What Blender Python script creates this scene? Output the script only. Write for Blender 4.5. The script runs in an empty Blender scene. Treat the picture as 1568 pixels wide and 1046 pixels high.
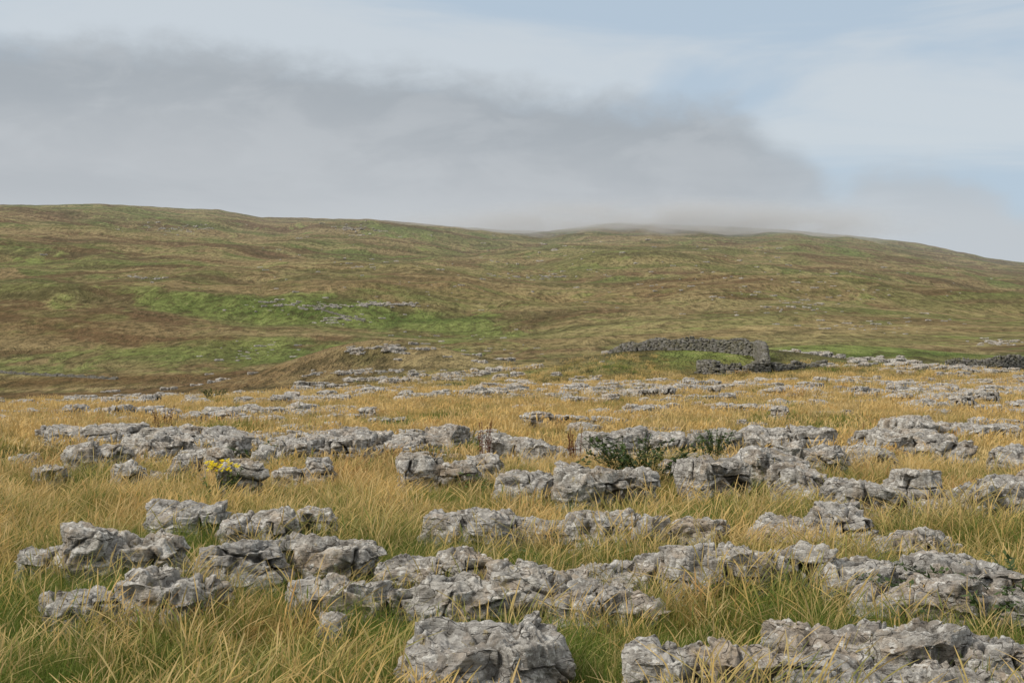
import bpy, bmesh, math, numpy as np
from mathutils import Vector
rs = np.random.RandomState(7)
# ------------------------------------------------------------------ noise
_perm = np.concatenate([rs.permutation(256)]*3)
_g = rs.normal(size=(256,3)); _g /= np.linalg.norm(_g,axis=1)[:,None]
def pn3(P):
    P = np.asarray(P,dtype=np.float64)
    I = np.floor(P).astype(np.int64); F = P-I; I &= 255
    U = F*F*F*(F*(F*6-15)+10)
    out = np.zeros(len(P))
    for a in (0,1):
        wx = U[:,0] if a else 1-U[:,0]
        for b in (0,1):
            wy = U[:,1] if b else 1-U[:,1]
            for c in (0,1):
                wz = U[:,2] if c else 1-U[:,2]
                h = _perm[_perm[_perm[(I[:,0]+a)&255]+((I[:,1]+b)&255)]+((I[:,2]+c)&255)]
                g = _g[h]
                out += wx*wy*wz*(g[:,0]*(F[:,0]-a)+g[:,1]*(F[:,1]-b)+g[:,2]*(F[:,2]-c))
    return out*1.6
def pn2(x,y,s=0.37):
    x = np.atleast_1d(np.asarray(x,float)); y = np.atleast_1d(np.asarray(y,float))
    return pn3(np.stack([x.ravel(),y.ravel(),np.full(x.size,s)],1)).reshape(x.shape)
_jit = rs.rand(256,2)
def worley2(x,y):
    ix=np.floor(x).astype(int); iy=np.floor(y).astype(int)
    f1=np.full(x.shape,9.0); f2=np.full(x.shape,9.0)
    for a in (-1,0,1):
        for b in (-1,0,1):
            h=_perm[_perm[(ix+a)&255]+((iy+b)&255)]
            d=np.hypot(ix+a+_jit[h,0]-x, iy+b+_jit[h,1]-y)
            n1=np.minimum(f1,d); f2=np.minimum(np.maximum(f1,d),f2); f1=n1
    return f1,f2
def ss(a,b,x):
    t=np.clip((x-a)/(b-a),0,1); return t*t*(3-2*t)
# ------------------------------------------------------------------ terrain height
EYE=1.6; FP=2178.0; HY=540.0
SKX=(np.array([-400,0,70,150,290,330,400,560,700,780,840,900,1000,1100,1200,1300,1400,1500,1568,1900])-784)/FP
SKE=(HY-np.array([316,314,314,311,318,320,332,336,347,352,354,347,342,346,352,360,372,393,403,450]))/FP
def H(x,y):
    x=np.atleast_1d(np.asarray(x,float)); y=np.atleast_1d(np.asarray(y,float))
    s=np.clip(x/np.maximum(y,20),-1,1)
    p=0.09*pn2(x/6,y/6)+0.04*pn2(x/2.1,y/2.1,3.3)+0.4*pn2(x/22,y/22,5.1)*ss(22,60,y)*(1-.8*np.exp(-((x-12)/10)**2-((y-90)/16)**2))
    p=p+0.9*ss(50,130,y)*ss(-2,25,x)-1.3*ss(25,85,y)*ss(4,-22,x)
    p=p+1.75*np.exp(-((x-12)/11)**2-((y-99)/14)**2)+1.4*np.exp(-((x-30)/14)**2-((y-135)/20)**2)
    p=p+3.2*np.exp(-((x+11.5)/9.5)**2-((y-112)/13)**2)
    e0=np.interp(s,[-.36,-.1,.1,.36],[88,110,130,160])
    m=ss(0,1,(y-e0)/(265-e0))
    zv=np.interp(s,[-.36,0,.36],[-10,-5.5,0.5])
    Dt=np.interp(s,[-.4,0,.4],[1300,1700,2200])
    t=(y-200)/(Dt-200); tc=np.clip(t,0,1)
    ht=EYE+np.interp(s,SKX,SKE)*Dt
    f=0.85*tc**1.12+0.15*ss(0,1,tc)
    z=zv+(ht-zv)*f-np.clip(t-1,0,9)*90
    w=ss(0.02,.2,t)*(1-0.85*ss(.8,1.0,t))
    z=z+w*(8*pn2(x/170,y/170,1.1)+4.4*pn2(x/60,y/110,2.2)+1.7*pn2(x/22,y/40,8.2))
    z=z+ss(.6,1.,tc)*(0.7*pn2(x/14,y/30,4.2))
    return p*(1-m)+z*m
def pixel_to_ground(bx,by,up=0.0):  # casts image pixel coordinates bx, by along the view ray onto the terrain
    s=(bx-784)/FP; e=(HY-by)/FP
    ys=np.geomspace(3.5,2600,2600)
    hit=H(s*ys,ys)+up>=EYE+e*ys
    i=int(np.argmax(hit)) if hit.any() else len(ys)-1
    y=ys[i]; return s*y,y,float(H(s*y,y)[0])
# ------------------------------------------------------------------ helpers
scene=bpy.context.scene
def mesh_np(name,V,F,attrs=None,smooth=True,link=True,mat=None,tri=False):
    me=bpy.data.meshes.new(name)
    V=np.asarray(V,np.float32); F=np.asarray(F,np.int32); k=F.shape[1]
    me.vertices.add(len(V)); me.vertices.foreach_set('co',V.ravel())
    me.loops.add(F.size); me.loops.foreach_set('vertex_index',F.ravel())
    me.polygons.add(len(F)); me.polygons.foreach_set('loop_start',np.arange(0,F.size,k,dtype=np.int32))
    try: me.polygons.foreach_set('loop_total',np.full(len(F),k,np.int32))
    except Exception: pass
    me.update(calc_edges=True); me.validate()
    if smooth: me.polygons.foreach_set('use_smooth',np.ones(len(me.polygons),bool))
    for a,v in (attrs or {}).items():
        at=me.attributes.new(a,'FLOAT','POINT'); at.data.foreach_set('value',np.asarray(v,np.float32))
    ob=bpy.data.objects.new(name,me)
    if link: scene.collection.objects.link(ob)
    if mat: me.materials.append(mat)
    return ob
class NT:
    def __init__(s,tree): s.t=tree
    def n(s,typ,**kw):
        nd=s.t.nodes.new(typ)
        for k,v in kw.items(): setattr(nd,k,v)
        return nd
    def put(s,sock,v):
        if isinstance(v,bpy.types.NodeSocket): s.t.links.new(v,sock)
        elif v is not None:
            if sock.type=='RGBA' and len(v)==3: v=(*v,1)
            sock.default_value=v
    def m(s,op,a,b=None,c=None,clamp=False):
        nd=s.n('ShaderNodeMath',operation=op,use_clamp=clamp)
        s.put(nd.inputs[0],a)
        if b is not None: s.put(nd.inputs[1],b)
        if c is not None: s.put(nd.inputs[2],c)
        return nd.outputs[0]
    def mix(s,f,a,b,blend='MIX'):
        nd=s.n('ShaderNodeMix',data_type='RGBA',blend_type=blend)
        s.put(nd.inputs[0],f); s.put(nd.inputs[6],a); s.put(nd.inputs[7],b)
        return nd.outputs[2]
    def rng(s,v,a,b,c=0.0,d=1.0,sm=True):
        nd=s.n('ShaderNodeMapRange',interpolation_type='SMOOTHSTEP' if sm else 'LINEAR')
        s.put(nd.inputs[0],v)
        for i,q in enumerate((a,b,c,d)): s.put(nd.inputs[i+1],q)
        return nd.outputs[0]
    def noise(s,vec,scale,detail=4,rough=.55,dist=0.0):
        nd=s.n('ShaderNodeTexNoise'); s.put(nd.inputs['Vector'],vec)
        nd.inputs['Scale'].default_value=scale; nd.inputs['Detail'].default_value=detail
        nd.inputs['Roughness'].default_value=rough; nd.inputs['Distortion'].default_value=dist
        return nd.outputs[0]
    def scale(s,vec,sc,loc=(0,0,0)):
        nd=s.n('ShaderNodeMapping'); s.put(nd.inputs['Vector'],vec)
        nd.inputs['Scale'].default_value=sc; nd.inputs['Location'].default_value=loc
        return nd.outputs[0]
    def attr(s,name):
        nd=s.n('ShaderNodeAttribute',attribute_name=name); return nd.outputs['Fac']
    def bump(s,h,strength=.5,dist=.02):
        nd=s.n('ShaderNodeBump'); s.put(nd.inputs['Height'],h)
        nd.inputs['Strength'].default_value=strength; nd.inputs['Distance'].default_value=dist
        return nd.outputs[0]
def newmat(name):
    m=bpy.data.materials.new(name); m.use_nodes=True
    t=m.node_tree; b=t.nodes['Principled BSDF']; b.inputs['Specular IOR Level'].default_value=.2
    b.inputs['Roughness'].default_value=.9
    return m,NT(t),b,t.nodes['Material Output']
# ------------------------------------------------------------------ materials
def rock_mat(name,dark=1.0,moss=0.0):
    m,N,b,o=newmat(name)
    pos=N.n('ShaderNodeNewGeometry').outputs['Position']
    n1=N.noise(pos,1.3,3); n2=N.noise(pos,7,6,.7); n3=N.noise(pos,42,6,.75)
    st=N.noise(N.scale(pos,(4,4,42)),1.0,6,.7,.4)
    n4=N.noise(N.scale(pos,(1,1,1),(9,4,2)),2.4,6,.65)
    n5=N.noise(N.scale(pos,(1,1,1),(3,14,6)),13,6,.72)
    n6=N.noise(N.scale(pos,(1,1,1),(33,4,16)),5,6,.7,1.2)
    n7=N.noise(N.scale(pos,(1,1,1),(13,40,26)),9,5,.7)
    v=N.m('ADD',N.m('MULTIPLY',n2,.5),N.m('MULTIPLY',n3,.5))
    col=N.mix(N.rng(v,.39,.59),(.29*dark,.265*dark,.235*dark),(.67*dark,.64*dark,.585*dark))
    col=N.mix(N.m('MULTIPLY',N.rng(n4,.48,.61),.65),col,(.52*dark,.40*dark,.28*dark))
    col=N.mix(N.m('MULTIPLY',N.rng(st,.45,.36),.62),col,(.16*dark,.13*dark,.105*dark))
    col=N.mix(N.m('MULTIPLY',N.rng(n1,.55,.42),.30),col,(.43*dark,.43*dark,.435*dark))
    col=N.mix(N.m('MULTIPLY',N.rng(n6,.47,.39),.55),col,(.22*dark,.20*dark,.175*dark))
    col=N.mix(N.m('MULTIPLY',N.rng(n5,.55,.61),.85),col,(.84*dark,.82*dark,.77*dark))
    col=N.mix(N.m('MULTIPLY',N.rng(n7,.62,.67),.5),col,(.50*dark,.38*dark,.14*dark))
    col=N.mix(N.m('MULTIPLY',N.rng(n5,.44,.36),.75),col,(.115*dark,.10*dark,.08*dark))
    vo=N.n('ShaderNodeTexVoronoi',feature='DISTANCE_TO_EDGE'); vo.inputs['Scale'].default_value=5.5
    wv=N.n('ShaderNodeVectorMath',operation='ADD'); N.put(wv.inputs[0],N.scale(pos,(1,1,2.2)))
    nd=N.n('ShaderNodeTexNoise'); N.put(nd.inputs['Vector'],pos); nd.inputs['Scale'].default_value=4; nd.inputs['Detail'].default_value=4
    sc=N.n('ShaderNodeVectorMath',operation='SCALE'); N.put(sc.inputs[0],nd.outputs['Color']); sc.inputs['Scale'].default_value=.35
    N.put(wv.inputs[1],sc.outputs[0]); N.put(vo.inputs['Vector'],wv.outputs[0])
    fis=N.m('MULTIPLY',N.rng(vo.outputs['Distance'],.032,.0),N.rng(n6,.43,.57))
    col=N.mix(N.m('MULTIPLY',fis,.85),col,(.08,.065,.048))
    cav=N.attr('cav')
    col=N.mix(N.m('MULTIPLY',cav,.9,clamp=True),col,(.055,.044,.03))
    if moss: col=N.mix(N.m('MULTIPLY',N.rng(n4,.42,.6),moss),col,(.07,.09,.03))
    N.put(b.inputs['Base Color'],col)
    h=N.m('ADD',N.m('MULTIPLY',n3,.9),N.m('ADD',N.m('MULTIPLY',n2,1.0),N.m('MULTIPLY',st,.9)))
    h=N.m('SUBTRACT',h,N.m('MULTIPLY',fis,.7))
    N.put(b.inputs['Normal'],N.bump(h,.9,.038))
    return m
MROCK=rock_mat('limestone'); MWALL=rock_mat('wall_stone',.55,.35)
def patch_gold(N,pos):
    """shared turf pattern: 0 green .. 1 straw, by place"""
    flat=N.scale(pos,(1,1,0))
    a=N.noise(flat,.24,3,.6,.4); b=N.noise(N.scale(flat,(1,1,1),(40,12,0)),1.1,4,.6)
    y=N.n('ShaderNodeSeparateXYZ'); N.put(y.inputs[0],pos)
    far=N.rng(y.outputs[1],8,26,-.09,.15)
    v=N.m('ADD',N.m('MULTIPLY',a,.9),N.m('MULTIPLY',b,.8))
    v=N.m('ADD',v,far)
    return N.rng(v,.78,1.00), N.rng(N.noise(N.scale(flat,(1,1,1),(7,77,0)),.45,4,.6,.3),.54,.66)
def grass_mat(name,bias):
    m,N,b,o=newmat(name)
    pos=N.n('ShaderNodeNewGeometry').outputs['Position']
    g,r=patch_gold(N,pos)
    t=N.attr('t'); br=N.attr('br')
    oi=N.n('ShaderNodeObjectInfo').outputs['Random']
    k=N.m('ADD',N.m('MULTIPLY',g,.75),N.m('MULTIPLY',t,.36))
    k=N.m('ADD',k,N.m('MULTIPLY',br,.6)); k=N.m('ADD',k,N.m('MULTIPLY',oi,.25))
    k=N.m('ADD',k,bias)
    f=N.rng(k,.64,1.34)
    green=N.mix(br,(.085,.135,.020),(.23,.29,.052))
    straw=N.mix(oi,(.70,.47,.165),(.58,.44,.21))
    col=N.mix(f,green,straw)
    col=N.mix(N.m('MULTIPLY',r,N.m('MULTIPLY',br,.75)),col,(.42,.20,.065))
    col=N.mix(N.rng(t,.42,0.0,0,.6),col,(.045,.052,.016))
    N.put(b.inputs['Base Color'],col)
    b.inputs['Roughness'].default_value=.6
    tr=N.n('ShaderNodeBsdfTranslucent'); N.put(tr.inputs[0],col)
    mx=N.n('ShaderNodeMixShader'); mx.inputs[0].default_value=.35
    N.t.links.new(b.outputs[0],mx.inputs[1]); N.t.links.new(tr.outputs[0],mx.inputs[2])
    N.t.links.new(mx.outputs[0],o.inputs[0])
    return m
MG=grass_mat('moor_grass',-.16); MS=grass_mat('seed_grass',.32)
def simple_leaf(name,c1,c2):
    m,N,b,o=newmat(name)
    N.put(b.inputs['Base Color'],N.mix(N.attr('br'),c1,c2)); b.inputs['Roughness'].default_value=.55
    tr=N.n('ShaderNodeBsdfTranslucent'); N.put(tr.inputs[0],N.mix(N.attr('br'),c1,c2))
    mx=N.n('ShaderNodeMixShader'); mx.inputs[0].default_value=.25
    N.t.links.new(b.outputs[0],mx.inputs[1]); N.t.links.new(tr.outputs[0],mx.inputs[2])
    N.t.links.new(mx.outputs[0],o.inputs[0]); return m
# terrain
def terrain_mat():
    m,N,b,o=newmat('moorland')
    pos=N.n('ShaderNodeNewGeometry').outputs['Position']
    g,r=patch_gold(N,pos)
    flat=N.scale(pos,(1,1,0))
    fine=N.noise(flat,2.0,5,.7)
    near=N.mix(g,(.07,.095,.022),(.26,.20,.07))
    near=N.mix(N.m('MULTIPLY',r,.4),near,(.13,.07,.03))
    near=N.mix(N.rng(fine,.4,.62,0,.55),near,(.03,.03,.012))
    # hill
    a=N.noise(N.scale(flat,(.0050,.0040,1)),1,6,.52,1.2)
    a2=N.noise(N.scale(flat,(.018,.009,1),(5,2,0)),1,7,.6,.8)
    a3=N.noise(N.scale(flat,(.08,.035,1),(1,8,0)),1,7,.7,.5)
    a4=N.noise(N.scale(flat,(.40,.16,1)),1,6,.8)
    a5=N.noise(N.scale(flat,(.009,.011,1),(31,8,0)),1,7,.58,1.5)
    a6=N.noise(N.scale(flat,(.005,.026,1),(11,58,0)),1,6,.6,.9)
    a7=N.noise(N.scale(flat,(.007,.009,1),(71,28,0)),1,7,.58,1.2)
    gr=N.attr('green'); oc=N.attr('ochre_lit'); bn=N.attr('brown_shaded')
    hv=N.m('ADD',N.m('MULTIPLY',a,.45),N.m('ADD',N.m('MULTIPLY',a2,.30),N.m('MULTIPLY',a3,.25)))
    hill=N.mix(N.rng(hv,.46,.53),(.215,.215,.080),(.345,.255,.130))
    hill=N.mix(N.rng(N.m('ADD',N.m('MULTIPLY',a7,.8),N.m('MULTIPLY',a3,.2)),.51,.56,0,.75),hill,(.17,.225,.066))
    hill=N.mix(N.rng(N.m('ADD',N.m('MULTIPLY',a5,.8),N.m('MULTIPLY',a3,.2)),.505,.56,0,.80),hill,(.195,.115,.066))
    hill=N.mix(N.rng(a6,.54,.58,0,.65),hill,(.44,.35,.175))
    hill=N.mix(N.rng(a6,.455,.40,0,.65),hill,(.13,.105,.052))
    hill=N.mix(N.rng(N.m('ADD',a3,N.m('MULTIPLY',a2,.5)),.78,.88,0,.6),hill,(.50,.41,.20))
    hill=N.mix(N.m('MULTIPLY',oc,N.rng(a3,.35,.58,.25,.9)),hill,(.56,.44,.21))
    gn=N.m('MULTIPLY',N.m('SUBTRACT',N.m('ADD',N.m('MULTIPLY',a2,.5),N.m('MULTIPLY',a3,.5)),.5),3.8)
    gm=N.m('MULTIPLY',N.rng(N.m('ADD',gr,gn),.27,.68),.88)
    hill=N.mix(gm,hill,N.mix(N.rng(a3,.38,.62),(.115,.175,.042),(.25,.31,.088)))
    hill=N.mix(N.m('MULTIPLY',bn,N.rng(a3,.3,.5,.5,1)),hill,N.mix(N.rng(fine,.4,.6),(.12,.068,.034),(.29,.185,.08)))
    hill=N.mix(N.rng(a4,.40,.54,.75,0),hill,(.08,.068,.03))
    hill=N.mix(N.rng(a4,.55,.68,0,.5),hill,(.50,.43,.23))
    sp=N.n('ShaderNodeSeparateXYZ'); N.put(sp.inputs[0],pos)
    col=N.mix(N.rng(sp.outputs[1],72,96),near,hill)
    col=N.mix(N.rng(sp.outputs[1],350,2400,0,.40),col,(.35,.37,.38))  # aerial haze painted into the base colour, growing with distance
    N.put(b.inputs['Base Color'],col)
    b.inputs['Specular IOR Level'].default_value=0.05
    hh=N.m('ADD',N.m('MULTIPLY',a4,1.2),N.m('MULTIPLY',a3,7))
    N.put(b.inputs['Normal'],N.bump(hh,.9,1.8))
    return m
MT=terrain_mat()
# ------------------------------------------------------------------ terrain mesh
az=np.radians(np.concatenate([np.linspace(-180,-40,30)[:-1],np.linspace(-40,-23,18)[:-1],np.linspace(-23,23,420),np.linspace(23,40,18)[1:],np.linspace(40,180,30)[1:]]))
rr=np.concatenate([[0.3],np.geomspace(1.0,200,200),np.geomspace(200,3200,330)[1:],[4200,6000,9000]])
A,R=np.meshgrid(az,rr); X=(R*np.sin(A)); Y=(R*np.cos(A))
Z=H(X.ravel(),Y.ravel())
V=np.stack([X.ravel(),Y.ravel(),Z],1); na=len(az); nr=len(rr)
i,j=np.meshgrid(np.arange(nr-1),np.arange(na-1),indexing='ij')
F=np.stack([i*na+j,(i+1)*na+j,(i+1)*na+j+1,i*na+j+1],-1).reshape(-1,4)[:,::-1]
green=np.full(len(V),.06); ochre_lit=np.zeros(len(V)); brown_shaded=np.zeros(len(V))
def blob(arr,bx,by,w,h,amp):
    x0,y0,_=pixel_to_ground(bx,by); _,ya,_=pixel_to_ground(bx,by-h); _,yb,_=pixel_to_ground(bx,by+h)
    sx=w/FP*y0; d=V[:,1]-y0
    sy=np.where(d>0,max(ya-y0,6),max(y0-yb,6))
    arr+=amp*np.exp(-((V[:,0]-x0*(V[:,1]/y0)*1.0)/sx)**2-(d/sy)**2)
for q in [(400,475,230,24,.70),(380,545,230,22,.75),(640,485,150,16,.5),(700,525,160,14,.4),(1330,540,240,10,1.1),(120,400,200,22,.25),(560,350,260,12,.25),(930,400,160,18,.3),(1400,520,240,10,.25),(200,330,260,12,.25),(1250,380,200,16,.35),(1150,470,200,10,.15)]:
    blob(green,*q)
for q in [(1250,505,330,20,.8),(820,455,200,16,.6),(1500,480,160,18,.45),(900,520,250,12,.4),(1150,400,200,10,.3),(300,440,200,10,.35),(650,410,180,12,.3)]:  # ochre turf; bands at right also paint brighter lit slopes into the colour
    blob(ochre_lit,*q)
for q in [(140,515,220,20,.45),(60,490,200,20,.35),(620,440,260,10,.35),(1050,440,220,10,.3),(100,584,260,10,.95),(340,588,130,9,.8)]:  # brown turf; lower-left hill patches paint cloud shadow into the colour
    blob(brown_shaded,*q)
brown_shaded+=.85*ss(-6,-14,V[:,0])*ss(72,84,V[:,1])*ss(170,125,V[:,1])
kn=np.exp(-((V[:,0]+11.5)/12)**2-((V[:,1]-108)/17)**2); green-=kn*.35; ochre_lit=ochre_lit*(1-kn); brown_shaded=brown_shaded*(1-kn*.85)
fold=np.exp(-((V[:,0]-13)/5)**2-((V[:,1]-87)/8)**2); green+=fold*1.0
brown_shaded[V[:,1]<60]=0
mesh_np('moorland_terrain',V,F,{'green':np.clip(green,-1,1.2),'ochre_lit':np.clip(ochre_lit,0,1),'brown_shaded':np.clip(brown_shaded,0,.9)},mat=MT)
# ------------------------------------------------------------------ rocks
_tmpl={}
def cube_tmpl(n):
    if n in _tmpl: return _tmpl[n]
    c=[];f=[];off=0
    g=np.arange(n+1)
    U,W=np.meshgrid(g,g,indexing='ij'); U=U.ravel();W=W.ravel()
    ii,jj=np.meshgrid(np.arange(n),np.arange(n),indexing='ij')
    q=np.stack([ii*(n+1)+jj,(ii+1)*(n+1)+jj,(ii+1)*(n+1)+jj+1,ii*(n+1)+jj+1],-1).reshape(-1,4)
    N0=np.zeros_like(U);N1=np.full_like(U,n)
    for P,fl in (((U,W,N1),0),((N1,U,W),0),((N0,U,W),1),((W,N1,U),0),((W,N0,U),1)):
        c.append(np.stack(P,1)); f.append((q[:,::-1] if fl else q)+off); off+=len(U)
    c=np.concatenate(c);f=np.concatenate(f)
    key=c[:,0]*(n+1)**2+c[:,1]*(n+1)+c[:,2]
    _,idx,inv=np.unique(key,return_index=True,return_inverse=True)
    P=c[idx]/n*2.0-1; P=np.tan(P*.62)/math.tan(.62)
    _tmpl[n]=(P,inv.ravel()[f]); return _tmpl[n]
def block(n,a,b,c,seed,rot=0.0,origin=(0,0,0),lay=.1,tilt=(0.0,0.0)):
    r=np.random.RandomState(seed)
    P0,F=cube_tmpl(n); P=P0.copy()
    k=r.uniform(3.8,7.5)
    P=P/((np.abs(P)**k).sum(1)**(1/k))[:,None]
    nn=np.sign(P)*np.abs(P)**(k-1)/np.array([a,b,c]); nn/=np.linalg.norm(nn,axis=1)[:,None]+1e-9
    dims=np.array([a,b,c]); P=P*dims; so=r.uniform(0,60,3); sz=min(a,b)
    for _ in range(r.randint(6,10)):
        th=r.uniform(0,6.283); up=r.uniform(-.1,.75)
        pl=np.array([math.cos(th),math.sin(th),up]); pl/=np.linalg.norm(pl)
        sup=np.abs(pl*dims).sum(); dist=sup*r.uniform(.68,.90)
        dd=np.maximum(P@pl-dist,0); P=P-pl*(dd*.96)[:,None]
    pl=np.array([r.uniform(-.22,.22),r.uniform(-.35,.1),1.0]); pl/=np.linalg.norm(pl)
    dd=np.maximum(P@pl-c*.92,0); P=P-pl*(dd*.9)[:,None]
    ca,sa=math.cos(rot),math.sin(rot); Rm=np.array([[ca,-sa,0],[sa,ca,0],[0,0,1]])
    P=P@Rm.T; nn=nn@Rm.T
    Wd=P+np.array(origin)
    v=np.stack([pn3(P*1.1/sz*.7+so+q*17) for q in range(3)],1)
    P=P+v*np.array([.24,.24,.13])*min(sz,.5)
    v=np.stack([pn3(P*4.2+so+q*31) for q in range(3)],1)
    P+=v*np.array([.05,.05,.03])
    side=np.clip(1-np.abs(nn[:,2])**2,0,1)
    q=(Wd[:,2]+tilt[0]*Wd[:,0]+tilt[1]*Wd[:,1])/lay+.5*pn3(Wd*1.7+3)+.25*pn3(Wd*6)
    li=np.floor(q).astype(int); fr=q-li
    h0=_jit[(li+seed*7)&255,0]; h1=_jit[(li+1+seed*7)&255,0]; hb=h0+(h1-h0)*ss(.8,1.0,fr)
    gv=np.exp(-((np.minimum(fr,1-fr))/.11)**2)
    gs=np.clip(.35+1.5*pn3(Wd*2.3+9),0,1)
    nh=nn.copy(); nh[:,2]=0
    P+=nh*(side*((hb-.5)*.08*(.4+gs)-gv*gs*.055))[:,None]
    P[:,2]+=(ss(.35,.70,fr)-fr)*lay*.6*np.clip(side*2.5,.0,1)*(nn[:,2]>0.05)
    cav=gv*gs*np.clip(side*1.6,0,1)*.85
    wx=Wd[:,0]+.12*pn3(Wd*3.1); wy=Wd[:,1]+.12*pn3(Wd*3.1+40)
    sc=.40
    f1,f2=worley2(wx/sc+so[0],wy/(sc*.75)+so[1]); cm=np.clip(.6+1.7*pn3(Wd*1.3+70),0,1)
    cr=np.exp(-((f2-f1)/.06)**2)*cm
    P-=nn*(cr*.14)[:,None]; cav=cav+cr*1.3
    f1,f2=worley2(wx/.17+so[1],wy/.13+so[0]); c2=np.exp(-((f2-f1)/.10)**2)*np.clip(1.6*pn3(Wd*2.1+20),0,1)
    P-=nn*(c2*.04)[:,None]; cav=cav+c2*.7
    rg=1-np.abs(pn3(Wd*5.5+11)); rg2=1-np.abs(pn3(Wd*12+5)); r3=1-np.abs(pn3(Wd*np.array([20,20,34])+5))
    d=(rg-.75)*.055+(rg2-.75)*.038+(r3-.75)*.022
    pit=np.clip(pn3(Wd*9+33)-.3,0,1); d-=pit*.09
    f1b,_=worley2(Wd[:,0]/.3+so[1],Wd[:,1]/.3); d-= (1-side)*np.clip(.45-f1b,0,1)*.08
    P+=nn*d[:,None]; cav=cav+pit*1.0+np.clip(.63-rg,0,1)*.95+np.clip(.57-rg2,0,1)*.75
    return P,F,np.clip(cav,0,1)
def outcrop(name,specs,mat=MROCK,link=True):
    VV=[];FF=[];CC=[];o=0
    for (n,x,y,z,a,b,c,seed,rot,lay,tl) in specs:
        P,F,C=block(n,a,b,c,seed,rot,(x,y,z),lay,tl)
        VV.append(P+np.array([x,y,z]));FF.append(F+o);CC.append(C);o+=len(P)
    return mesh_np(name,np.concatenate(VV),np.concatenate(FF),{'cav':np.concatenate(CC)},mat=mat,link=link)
foot=[]   # (x,y,a,b,rot)
B=[(632,857,957,1085,1),(960,1130,985,1090,1),(1090,1250,985,1090,1),(1190,1405,962,1040,1),(1392,1600,955,1050,2),(1230,1480,1012,1110,2),(1440,1640,1022,1110,2),
(1300,1540,848,930,2),(1340,1475,815,862,1),(1335,1440,905,960,1),(1430,1600,880,965,2),(1172,1345,775,842,2),
(440,560,885,955,1),(535,665,890,955,2),(640,750,885,962,1),(582,745,843,915,2),(455,568,825,900,1),(305,418,840,912,1),(415,470,830,880,1),(200,320,875,955,2),
(222,345,780,832,1),(335,445,795,848,2),(430,498,780,838,1),(85,155,815,892,1),(160,265,835,888,1),(20,90,848,885,1),(55,175,915,965,1),(190,290,900,965,1),
(760,925,860,950,2),(850,975,900,962,1),(935,1015,925,962,1),(905,1060,840,905,2),(1025,1160,835,915,1),(1120,1275,835,912,2),
(653,745,785,835,1),(710,890,780,842,2),(875,1000,785,845,1),(980,1115,788,845,2),
(610,720,690,758,2),(715,775,700,742,1),(775,900,710,778,2),(855,950,715,788,1),(930,1010,720,780,1),
(1040,1150,690,768,1),(1140,1232,680,750,1),(1195,1300,668,735,2),(1205,1330,712,780,2),(1290,1458,706,795,2),(1400,1540,740,800,2),(1520,1640,728,795,1),(1295,1382,685,724,1),
(1435,1505,672,716,1),(1532,1620,682,735,1),(1020,1065,705,740,1),
(330,395,695,770,1),(425,500,700,748,2),(165,212,710,752,1),(50,92,715,748,1),(15,58,695,722,1),(90,190,675,732,2),(180,285,658,702,2),(265,345,678,742,2),(322,375,662,705,1),
(385,470,668,712,2),(440,565,653,697,2),(540,700,648,690,3),(740,830,668,705,2),(800,905,668,715,2),(885,965,658,700,1),(945,1045,648,690,2),(1055,1135,648,692,2),(1150,1290,655,690,2),
(1330,1460,660,690,2),(1380,1568,640,668,3),(225,270,725,745,1),(480,520,965,990,1)]
sd=100
for (xl,xr,yt,yb,k) in B:
    sd+=13; r=np.random.RandomState(sd)
    cx,d0,z0=pixel_to_ground((xl+xr)/2,yb,.08)
    W=(xr-xl)/FP*d0*(1.10 if yb>860 else 1.0)
    D=min(max(.78*W,.42),1.2)
    h=EYE-z0-(yt-2-HY)*(d0+D*.78)/FP
    h=max(h,.20)+.01
    if yb<720: h=min(h,.42)
    elif yb<800: h=min(h,.52)
    if xl<420 and yb>775: h+=.05
    lay=r.uniform(.07,.13)
    tl=(r.uniform(-.15,.15),r.uniform(-.12,.12)); sp=[]
    ws=r.uniform(.7,1.35,k); ws=ws/ws.sum(); e=np.concatenate([[0],np.cumsum(ws)])
    tall=r.randint(k)
    for i_ in range(k):
        bw=W*ws[i_]*(1.12 if k>1 else 1.04)/2; bx=cx-W/2+W*(e[i_]+e[i_+1])/2
        bh=h*(1.0 if i_==tall else r.uniform(.68,.95)); bd=D/2*r.uniform(.85,1.15)
        c=(bh+.22)/2; by=d0+D/2+r.uniform(-.08,.16)*D
        n=int(np.clip(2*bw/d0*FP*.55,24,110))
        rot=r.uniform(-.4,.4)
        sp.append((n,bx-cx,by-d0,bh-c,bw,bd,c,sd+i_,rot,lay,tl)); foot.append((bx,by,bw,bd,rot))
    if W>.5 and r.rand()<.6:
        bw=W*r.uniform(.14,.26); bx=cx+r.uniform(-.4,.4)*W; bh=h*r.uniform(.35,.6); c=(bh+.2)/2
        n=int(np.clip(2*bw/d0*FP*.5,20,60)); by=d0+.02
        sp.append((n,bx-cx,by-d0,bh-c,bw,D*.25,c,sd+7,r.uniform(-.5,.5),lay,tl)); foot.append((bx,by,bw,D*.25,0))
    ob=outcrop('limestone_outcrop',sp); ob.location=(cx,d0,z0)
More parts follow.
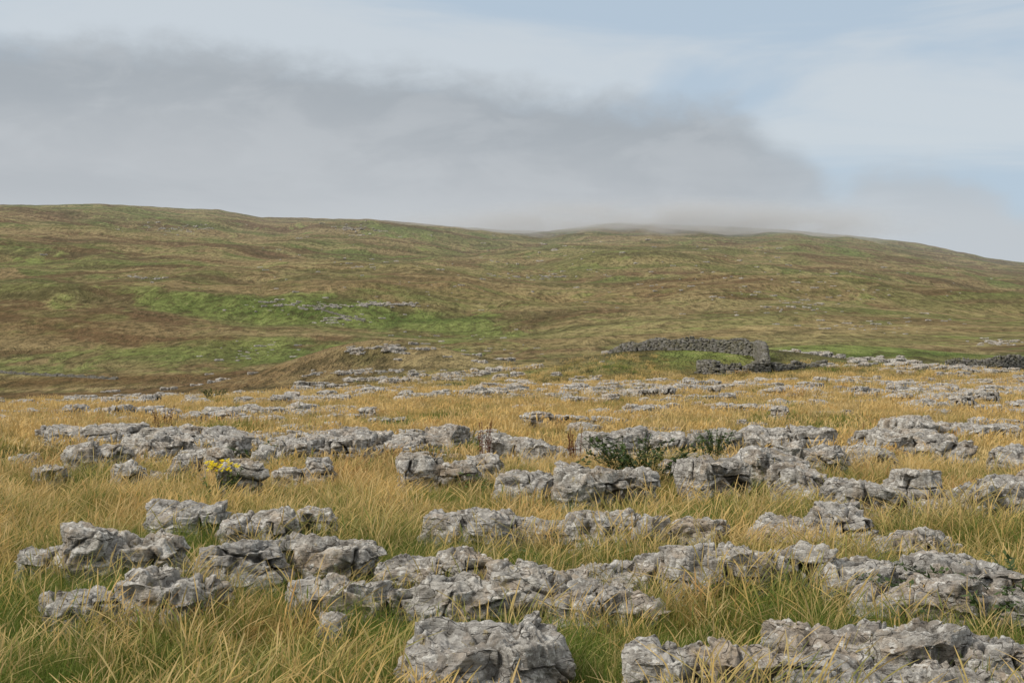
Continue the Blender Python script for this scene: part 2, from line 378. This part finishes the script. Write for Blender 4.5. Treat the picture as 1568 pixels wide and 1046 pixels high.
# ------------------------------------------------------------------ scatter tool
def scatter(name,pts,rots,scl,idx,objs):
    col=bpy.data.collections.new(name+'_parts')
    for o in objs: col.objects.link(o)
    me=bpy.data.meshes.new(name); me.from_pydata([tuple(p) for p in pts],[],[])
    at=me.attributes.new('rot','FLOAT_VECTOR','POINT'); at.data.foreach_set('vector',np.asarray(rots,np.float32).ravel())
    at=me.attributes.new('scl','FLOAT_VECTOR','POINT'); at.data.foreach_set('vector',np.asarray(scl,np.float32).ravel())
    at=me.attributes.new('idx','INT','POINT'); at.data.foreach_set('value',np.asarray(idx,np.int32))
    ob=bpy.data.objects.new(name,me); scene.collection.objects.link(ob)
    ng=bpy.data.node_groups.new(name,'GeometryNodeTree')
    ng.interface.new_socket('Geometry',in_out='INPUT',socket_type='NodeSocketGeometry')
    ng.interface.new_socket('Geometry',in_out='OUTPUT',socket_type='NodeSocketGeometry')
    gi=ng.nodes.new('NodeGroupInput'); go=ng.nodes.new('NodeGroupOutput')
    ci=ng.nodes.new('GeometryNodeCollectionInfo'); ci.inputs['Collection'].default_value=col
    ci.inputs['Separate Children'].default_value=True; ci.inputs['Reset Children'].default_value=True
    ip=ng.nodes.new('GeometryNodeInstanceOnPoints'); ip.inputs['Pick Instance'].default_value=True
    def na_(n,t):
        x=ng.nodes.new('GeometryNodeInputNamedAttribute'); x.data_type=t; x.inputs['Name'].default_value=n
        return [q for q in x.outputs if q.enabled and q.name=='Attribute'][0]
    e=ng.nodes.new('FunctionNodeEulerToRotation')
    L=ng.links.new
    L(gi.outputs[0],ip.inputs['Points']); L(ci.outputs[0],ip.inputs['Instance'])
    L(na_('idx','INT'),ip.inputs['Instance Index']); L(na_('rot','FLOAT_VECTOR'),e.inputs[0]); L(e.outputs[0],ip.inputs['Rotation'])
    L(na_('scl','FLOAT_VECTOR'),ip.inputs['Scale']); L(ip.outputs[0],go.inputs[0])
    md=ob.modifiers.new('scatter','NODES'); md.node_group=ng
    return ob
# ------------------------------------------------------------------ mid/far pavement
variants=[]
for v in range(14):
    r=np.random.RandomState(900+v); k=r.randint(1,4); sp=[]
    x=-.5*k*.5
    for i_ in range(k):
        bw=r.uniform(.22,.5); bh=r.uniform(.2,.37); c=(bh+.2)/2
        sp.append((32,x+bw,r.uniform(-.15,.15),bh-c,bw,r.uniform(.28,.5),c,950+v*9+i_,r.uniform(-.5,.5),r.uniform(.08,.13),(0.05,0.04))); x+=bw*r.uniform(1.7,2.1)
    variants.append(outcrop('pavement_block_%02d'%v,sp,link=False))
def in_foot(px,py,m=.92):
    ok=np.zeros(len(px),bool)
    for (x,y,a,b,t) in foot:
        dx=px-x;dy=py-y; c,s=math.cos(t),math.sin(t)
        u=(dx*c+dy*s)/(a*m); w=(-dx*s+dy*c)/(b*m)
        ok|=(u**4+w**4)<1
    return ok
def fan_pts(n,y0,y1,smax,rnd):
    y=np.sqrt(rnd.uniform(y0**2,y1**2,n)); return rnd.uniform(-smax,smax,n)*y, y
rx,ry=fan_pts(13000,19.5,112,.56,rs)
cl=.75*pn2(rx/7.5,ry/9,6.6)+.75*pn2(rx/2.0,ry/2.0,2.6)
thr=np.interp(ry,[19,28,60,85,112],[.42,.31,.26,.27,.50])+np.where(rx/ry<-.12,.10,0)*ss(30,60,ry)
thr=thr-np.where(np.abs(rx/ry-.08)<.12,.08,0)
keep=(cl>thr)&~in_foot(rx,ry,1.2)
keep|=(rs.rand(len(rx))<.05)&(ry>24)&(ry<85)&~in_foot(rx,ry,1.25)
keep&=~((np.abs(rx-12.5)<6)&(ry>70)&(ry<102))
keep&=~((((rx+11)/11)**2+((ry-108)/15)**2<1)&(rs.rand(len(rx))<.9))
rx,ry=rx[keep],ry[keep]
cell={}; kk=[]
for i_ in range(len(rx)):
    g=(int(rx[i_]/.8),int(ry[i_]/.95))
    if g in cell: continue
    cell[g]=1; kk.append(i_)
rx,ry=rx[kk],ry[kk]; n=len(rx)
s_=.36+.72*rs.rand(n)**1.6
scl=np.stack([s_*rs.uniform(.8,1.3,n),s_*rs.uniform(.8,1.2,n),s_*rs.uniform(.75,1.15,n)],1)
rz=H(rx,ry)-.005
scatter('limestone_pavement',np.stack([rx,ry,rz],1),np.stack([rs.uniform(-.08,.08,n),rs.uniform(-.08,.08,n),rs.uniform(-.6,.6,n)+math.pi*rs.randint(0,2,n)],1),scl,rs.randint(0,14,n),variants)
for i_ in range(n):
    if ry[i_]<60: foot.append((rx[i_],ry[i_],.4*scl[i_,0],.25*scl[i_,1],0))
# scree spots on the hillside
hp=[]
for (bx,by,w,h,c) in [(575,467,26,3,70),(625,467,20,2,36),(605,535,12,6,26),(500,470,30,3,34),(545,537,12,4,14),(400,540,60,14,30),(1230,470,60,10,36),(820,425,40,5,34),(1350,500,120,10,36),(210,425,30,4,28),(260,352,60,6,44),(430,470,60,10,34),(540,352,40,6,44),(1530,525,40,4,34),(570,571,110,4,40),(700,530,120,20,34),(700,400,400,50,130),(1200,440,300,40,90),(530,490,40,8,34)]:
    for _ in range(c):
        x,y,z=pixel_to_ground(bx+rs.normal()*w*.6,by+rs.normal()*h*.6); hp.append((x,y,z,y))
hp=np.array(hp); n=len(hp); s_=(.34+hp[:,3]*.0020)*rs.uniform(.3,1.0,n)
scatter('hillside_scree',hp[:,:3],np.stack([np.zeros(n),np.zeros(n),rs.uniform(0,6.28,n)],1),np.stack([s_*1.3,s_,s_*1.0],1),rs.randint(0,14,n),[o.copy() for o in variants])
# ------------------------------------------------------------------ grass
def tuft(name,nb,Rr,L0,L1,w,lean,seed,mat,seedhead=False,segs=4):
    r=np.random.RandomState(seed); V=[];F=[];T=[];BR=[];o=0
    ang=r.uniform(0,6.283,nb); rad=Rr*np.sqrt(r.rand(nb)); L=L0+(L1-L0)*r.rand(nb)**1.4; br=r.rand(nb)
    da=ang*.6+r.uniform(-1.5,1.5,nb); ln=np.abs(r.normal(lean,lean*.5,nb)).clip(.05,1.2)
    dx=np.cos(da)*ln+.24; dy=np.sin(da)*ln
    fa=r.uniform(0,3.14,nb)
    for i_ in range(nb):
        x0,y0=rad[i_]*math.cos(ang[i_]),rad[i_]*math.sin(ang[i_])
        lst=np.linspace(0,1,segs+1); wk=w*r.uniform(.6,1.25)
        for q,t in enumerate(lst):
            h=L[i_]*t**1.8; l2=math.hypot(dx[i_],dy[i_])
            x=x0+dx[i_]*h*.85; y=y0+dy[i_]*h*.85; z=L[i_]*(t-.42*min(l2,1.2)*t*t)-.02
            ww=wk*(1-t**2*.9)*.5
            if seedhead: ww=w*.2 if t<.6 else w*.85*(1-abs(t-.8)/.24)+w*.08
            ca,sa=math.cos(fa[i_]),math.sin(fa[i_])
            V+= [(x-ww*ca,y-ww*sa,z),(x+ww*ca,y+ww*sa,z)]; T+=[t,t]; BR+=[br[i_]]*2
            if q<segs: F.append((o,o+1,o+3,o+2))
            o+=2
    return mesh_np(name,V,F,{'t':T,'br':BR},smooth=True,link=False,mat=mat)
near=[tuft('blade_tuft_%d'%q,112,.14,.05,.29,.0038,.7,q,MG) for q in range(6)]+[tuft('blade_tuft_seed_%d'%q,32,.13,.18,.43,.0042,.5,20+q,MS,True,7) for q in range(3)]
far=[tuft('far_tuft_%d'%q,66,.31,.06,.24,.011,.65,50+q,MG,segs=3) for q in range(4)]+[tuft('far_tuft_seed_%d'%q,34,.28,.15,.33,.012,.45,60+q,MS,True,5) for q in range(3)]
def lay_grass(name,n,y0,y1,smax,objs,nplain,s0,s1,pseed,thin=None):
    x,y=fan_pts(n,y0,y1,smax,rs)
    k=~in_foot(x,y,.86); x,y=x[k],y[k]
    if thin is not None:
        k=thin(x,y); x,y=x[k],y[k]
    n=len(x); z=H(x,y); s=rs.uniform(s0,s1,n)*(1+.5*pn2(x/1.1,y/1.1,9.9))
    pp=pseed*(1+1.6*pn2(x/2.2,y/2.2,4.4)); isd=rs.rand(n)<pp
    idx=np.where(isd,nplain+rs.randint(0,len(objs)-nplain,n),rs.randint(0,nplain,n))
    rot=np.stack([rs.uniform(-.15,.15,n),rs.uniform(-.15,.15,n),rs.normal(0,.9,n)],1)
    scatter(name,np.stack([x,y,z],1),rot,np.stack([s,s,s],1),idx,objs)
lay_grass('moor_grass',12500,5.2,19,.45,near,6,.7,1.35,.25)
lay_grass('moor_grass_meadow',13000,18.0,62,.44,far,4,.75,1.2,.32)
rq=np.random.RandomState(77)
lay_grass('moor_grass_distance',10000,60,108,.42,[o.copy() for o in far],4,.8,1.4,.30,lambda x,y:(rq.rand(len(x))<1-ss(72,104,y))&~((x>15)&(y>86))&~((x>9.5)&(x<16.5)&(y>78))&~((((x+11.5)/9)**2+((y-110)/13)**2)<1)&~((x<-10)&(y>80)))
# ------------------------------------------------------------------ dry stone walls
def stone(r,cx,cy,cz,lx,ly,lz,ang,V,F,C):
    P,Fq=cube_tmpl(3); k=4
    Q=P/((np.abs(P)**k).sum(1)**(1/k))[:,None]
    Q=Q*np.array([lx,ly,lz])/2*(1+.18*r.normal(size=(len(Q),1)).clip(-1.5,1.5)*np.ones((1,3)))
    a=ang+r.uniform(-.2,.2); c,s=math.cos(a),math.sin(a); tz=r.uniform(-.15,.15)
    X=Q[:,0]*c-Q[:,1]*s; Y=Q[:,0]*s+Q[:,1]*c; Z=Q[:,2]+Q[:,0]*tz
    o=sum(len(v) for v in V); V.append(np.stack([X+cx,Y+cy,Z+cz],1)); F.append(Fq+o); C.append(np.full(len(Q),r.uniform(0,.5)))
def drywall(name,path,hs,seed,th=.5,lmin=.2,lmax=.45,jag=.10):
    r=np.random.RandomState(seed); V=[];F=[];C=[]
    for (p,q,h0,h1) in zip(path[:-1],path[1:],hs[:-1],hs[1:]):
        L=math.hypot(q[0]-p[0],q[1]-p[1]); ang=math.atan2(q[1]-p[1],q[0]-p[0]); nx,ny=-math.sin(ang),math.cos(ang)
        z=0; ls=lmax/.45
        while z<max(h0,h1):
            t=r.uniform(0,.3)/L
            while t<1:
                l=r.uniform(lmin,lmax); hh=h0+(h1-h0)*t+jag*math.sin(t*L*2.1+seed)
                if z<hh:
                    x=p[0]+(q[0]-p[0])*t;y=p[1]+(q[1]-p[1])*t; g=float(H(x,y)[0])
                    for sgn in (-1,1):
                        w=th*(.5-.12*z/1.5); stone(r,x+nx*w*.5*sgn,y+ny*w*.5*sgn,g+z+.03,l*1.05,w*1.15,.15*ls*r.uniform(.8,1.2),ang,V,F,C)
                t+=l/L
            z+=.125*ls
        t=0
        while t<1:
            hh=h0+(h1-h0)*t+jag*math.sin(t*L*2.1+seed); x=p[0]+(q[0]-p[0])*t;y=p[1]+(q[1]-p[1])*t
            if r.rand()<.8: stone(r,x,y,float(H(x,y)[0])+hh+.05,.12*ls,.34,r.uniform(.14,.24),ang,V,F,C)
            t+=.15*ls/L
    return mesh_np(name,np.concatenate(V),np.concatenate(F),{'cav':np.concatenate(C)},smooth=False,mat=MWALL)
drywall('sheepfold_stone_wall',[(10.6,80.5),(11.5,79),(12.7,78.4),(14.1,79),(14.9,84),(15.5,90),(13,92.5),(10.6,94),(8.6,96),(6.8,98.5)],[.70,.5,.35,.6,1.15,.85,.7,.65,.5,.2],5)
drywall('field_stone_wall',[(30.5,100),(34,99),(38,100),(45,102)],[.4,.75,.9,.9],6)
drywall('ruined_stone_wall',[(14.6,80),(16,81),(18.3,83)],[.3,.25,.15],8)
def far_wall(pts,h,seed):
    P=[pixel_to_ground(*p)[:2] for p in pts]
    return drywall('distant_stone_wall',P,[h]*len(P),seed,.5,.5,.9,.12)
far_wall([(478,470),(520,484),(560,494)],.3,31)
far_wall([(0,572),(90,577),(180,582)],.35,32)
# ------------------------------------------------------------------ plants
def plant(name,bx,by,stems,hgt,spread,leaf,nleaf,c1,c2,seed,arch=.2,flower=None,at=None):
    r=np.random.RandomState(seed); x0,y0,z0=pixel_to_ground(bx,by)
    if at: y0+=at
    V=[];F=[];B=[]
    def quad(a,b,c,d,v):
        o=len(V); V.extend([a,b,c,d]); F.append((o,o+1,o+2,o+3)); B.extend([v]*4)
    for s in range(stems):
        a=r.uniform(0,6.283); l=hgt*r.uniform(.6,1.05); rr0=spread*.5*math.sqrt(r.rand()); bx_,by_=rr0*math.cos(a),rr0*math.sin(a)
        pts=[]
        for q in range(7):
            t=q/6; pts.append(Vector((bx_+math.cos(a)*spread*arch*3*t**2*r.uniform(.9,1.1),by_+math.sin(a)*spread*arch*3*t**2,l*(t-arch*1.1*t*t))))
        w=Vector((.004,0,0))
        for p,q in zip(pts[:-1],pts[1:]): quad(p-w,p+w,q+w,q-w,.15)
        for k in range(nleaf):
            t=r.uniform(.2,1)*5.99; p=pts[int(t)].lerp(pts[int(t)+1],t-int(t))
            d=Vector((r.normal(),r.normal(),r.uniform(-.5,.6))).normalized(); sd_=d.cross(Vector((r.normal()*.3,r.normal()*.3,1))).normalized(); L=leaf*r.uniform(.6,1.2)
            quad(p,p+d*L*.5+sd_*L*.28,p+d*L,p+d*L*.5-sd_*L*.28,r.rand())
    m=simple_leaf(name+'_leaf',c1,c2)
    ob=mesh_np(name,[tuple(v) for v in V],F,{'br':B},smooth=False,mat=m); ob.location=(x0,y0,z0)
    if flower:
        V.clear();F.clear();B.clear()
        for k in range(flower[0]):
            a=r.uniform(0,6.283); q=spread*.7*math.sqrt(r.rand()); c=Vector((q*math.cos(a),q*math.sin(a),hgt*r.uniform(.8,1.02)))
            for w_ in range(6):
                t=w_*1.047; u=Vector((math.cos(t),math.sin(t),.5*math.sin(t*2)))*.024; v_=Vector((-math.sin(t),math.cos(t),0))*.012
                quad(c,c+u*.6+v_,c+u,c+u*.6-v_,r.rand())
        fl=mesh_np('flower_heads',[tuple(v) for v in V],F,{'br':B},smooth=False,mat=simple_leaf(name+'_petal',*flower[1])); fl.parent=ob
    return ob
G1=(.025,.045,.012);G2=(.08,.12,.03)
plant('nettle_clump',985,752,44,.80,.75,.075,30,G1,G2,1)
plant('nettle_clump',1095,712,20,.68,.3,.06,26,(.05,.08,.02),(.10,.15,.04),2)
plant('nettle_clump',955,745,18,.72,.5,.05,22,(.05,.05,.02),(.09,.10,.03),3)
plant('bramble_bush',1505,968,26,.52,.5,.05,26,(.03,.05,.015),(.09,.13,.04),4,.35)
plant('bramble_bush',1560,950,26,.56,.4,.05,26,(.03,.05,.015),(.09,.13,.04),5,.35)
plant('bramble_bush',1430,968,14,.34,.4,.045,20,(.03,.05,.015),(.09,.13,.04),6,.35)
plant('dock_plant',742,716,9,.72,.16,.035,44,(.14,.05,.025),(.25,.10,.05),7,.08)
plant('dock_plant',882,724,9,.65,.16,.035,44,(.14,.05,.025),(.25,.10,.05),8,.08)
plant('dock_plant',250,664,7,.65,.3,.05,34,(.10,.05,.025),(.2,.10,.05),9,.08)
plant('ragwort_plant',340,784,16,.54,.26,.05,20,(.06,.09,.02),(.12,.16,.04),10,.12,(50,((.80,.62,.02),(.9,.75,.03))))
plant('fern_clump',770,768,30,.46,.45,.05,24,(.06,.10,.02),(.13,.19,.04),11,.3)
plant('fern_clump',905,884,30,.28,.45,.04,20,(.05,.09,.02),(.11,.17,.04),12,.3)
plant('fern_clump',380,710,24,.45,.5,.05,24,(.03,.06,.02),(.08,.12,.03),13,.3)
plant('juniper_shrub',328,614,30,.6,.6,.07,26,(.03,.06,.015),(.09,.13,.03),14,.15)
plant('rush_clump',700,598,30,.5,1.1,.07,20,(.04,.07,.02),(.10,.13,.03),15,.2)
# ------------------------------------------------------------------ hill mist (real volume resting on the summit)
def mist(bx,by,hx,hy,hz,dens,up):
    x,y,z=pixel_to_ground(bx,by)
    bm=bmesh.new(); bmesh.ops.create_icosphere(bm,subdivisions=4,radius=1)
    me=bpy.data.meshes.new('summit_mist'); bm.to_mesh(me); bm.free()
    ob=bpy.data.objects.new('summit_mist',me); scene.collection.objects.link(ob)
    ob.scale=(hx,hy,hz); ob.location=(x,y,z+up)
    m=bpy.data.materials.new('mist'); m.use_nodes=True; N=NT(m.node_tree); N.t.nodes.clear()
    o=N.n('ShaderNodeOutputMaterial'); v=N.n('ShaderNodeVolumeScatter'); v.inputs['Color'].default_value=(1,1,1,1)
    tc=N.n('ShaderNodeTexCoord').outputs['Object']
    ln=N.n('ShaderNodeVectorMath',operation='LENGTH'); N.put(ln.inputs[0],tc)
    fall=N.rng(ln.outputs['Value'],1.0,.15)
    nz=N.noise(N.scale(tc,(5,3,1.6)),1.0,4,.6)
    N.put(v.inputs['Density'],N.m('MULTIPLY',N.m('MULTIPLY',fall,N.rng(nz,.36,.58)),dens))
    N.t.links.new(v.outputs[0],o.inputs['Volume']); me.materials.append(m)
mist(1000,350,340,230,28,.017,0)
# ------------------------------------------------------------------ world
w=bpy.data.worlds.new('World'); scene.world=w; w.use_nodes=True
N=NT(w.node_tree); bg=w.node_tree.nodes['Background']; bg.inputs[1].default_value=.125
SUN_EL=math.radians(42); SUN_AZ=math.radians(-115)
sky=N.n('ShaderNodeTexSky',sky_type='NISHITA',sun_disc=False,sun_elevation=SUN_EL,sun_rotation=SUN_AZ)
d=N.n('ShaderNodeTexCoord').outputs['Generated']
sp=N.n('ShaderNodeSeparateXYZ'); N.put(sp.inputs[0],d)
x,y,z=sp.outputs
u=N.m('ARCTAN2',x,y); v=N.m('DIVIDE',z,N.m('MAXIMUM',N.m('SQRT',N.m('ADD',N.m('MULTIPLY',x,x),N.m('MULTIPLY',y,y))),.02))
cb=N.n('ShaderNodeCombineXYZ'); N.put(cb.inputs[0],u); N.put(cb.inputs[1],v); uv=cb.outputs[0]
def curve(inp,pts,lo,hi):
    f=N.n('ShaderNodeMapRange'); N.put(f.inputs[0],inp); f.inputs[1].default_value=lo; f.inputs[2].default_value=hi
    c=N.n('ShaderNodeValToRGB'); N.put(c.inputs[0],f.outputs[0]); c.color_ramp.interpolation='EASE'
    el=c.color_ramp.elements
    while len(el)<len(pts): el.new(.5)
    for e,(a,b_) in zip(el,sorted(pts)):
        e.position=(a-lo)/(hi-lo); e.color=(b_,b_,b_,1)
    return c.outputs[0]
def P_(pxs): return [((math.atan((a-784)/FP)),(HY-b_)/FP) for a,b_ in pxs]
top=curve(u,P_([(0,80),(300,72),(600,104),(900,142),(1010,154),(1120,168),(1210,215),(1290,285),(1340,262),(1420,258),(1480,285),(1568,330)]),-.38,.38)
nb=N.noise(N.scale(uv,(11,24,1)),1,6,.54,.4); nf=N.noise(N.scale(uv,(45,70,1)),1,5,.6)
wob=N.m('ADD',N.m('MULTIPLY',N.m('SUBTRACT',nb,.5),.045),N.m('MULTIPLY',N.m('SUBTRACT',nf,.5),.020))
dv=N.m('SUBTRACT',N.m('ADD',top,wob),v)
bank=N.rng(dv,-.013,.023)
n_s=N.noise(N.scale(uv,(3.0,13,1),(2,.3,0)),1,5,.55,.6)
veil=N.rng(n_s,.36,.60,.35,1.0)
skyc=N.mix(1.0,sky.outputs[0],(.92,1.0,1.08),'MULTIPLY')
hi=N.mix(veil,(3.2,4.2,5.25),(4.9,5.3,5.6))
base=N.mix(.9,skyc,hi)
depth=N.rng(dv,0.0,.10)
cc=N.mix(depth,(2.95,3.25,3.55),(4.0,4.22,4.45))
cc=N.mix(N.rng(u,.13,.26,0,.75),cc,(4.5,5.0,5.45))
cc=N.mix(N.rng(nb,.46,.60,0,.30),cc,(4.25,4.5,4.75))
cc=N.mix(N.rng(n_s,.52,.40,0,.25),cc,(3.0,3.25,3.5))
cc=N.mix(N.rng(v,.115,.085,0,.5),cc,(4.6,4.84,5.05))
col=N.mix(N.m('MULTIPLY',bank,.95),base,cc)
col=N.mix(N.rng(v,.30,.7),col,(5.6,5.6,5.5))
col=N.mix(N.rng(v,.0,-.05),col,(1.2,1.2,1.0))
N.put(bg.inputs[0],col)
sl=bpy.data.lights.new('sun','SUN'); sl.energy=3.0; sl.angle=math.radians(12); sl.color=(1,.93,.82)
so=bpy.data.objects.new('sun',sl); scene.collection.objects.link(so)
dirv=Vector((math.sin(SUN_AZ)*math.cos(SUN_EL),math.cos(SUN_AZ)*math.cos(SUN_EL),math.sin(SUN_EL)))
so.rotation_euler=(-dirv).to_track_quat('-Z','Y').to_euler(); so.location=(-30,-20,60)
# ------------------------------------------------------------------ camera
cam=bpy.data.cameras.new('camera'); co=bpy.data.objects.new('camera',cam); scene.collection.objects.link(co)
cam.lens=50; cam.sensor_width=36; cam.clip_end=20000; cam.clip_start=.1
co.location=(0,0,EYE); co.rotation_euler=(math.radians(90)+math.atan(17/FP),0,0)
scene.camera=co
scene.view_settings.view_transform='Standard'; scene.view_settings.look='None'; scene.view_settings.exposure=0
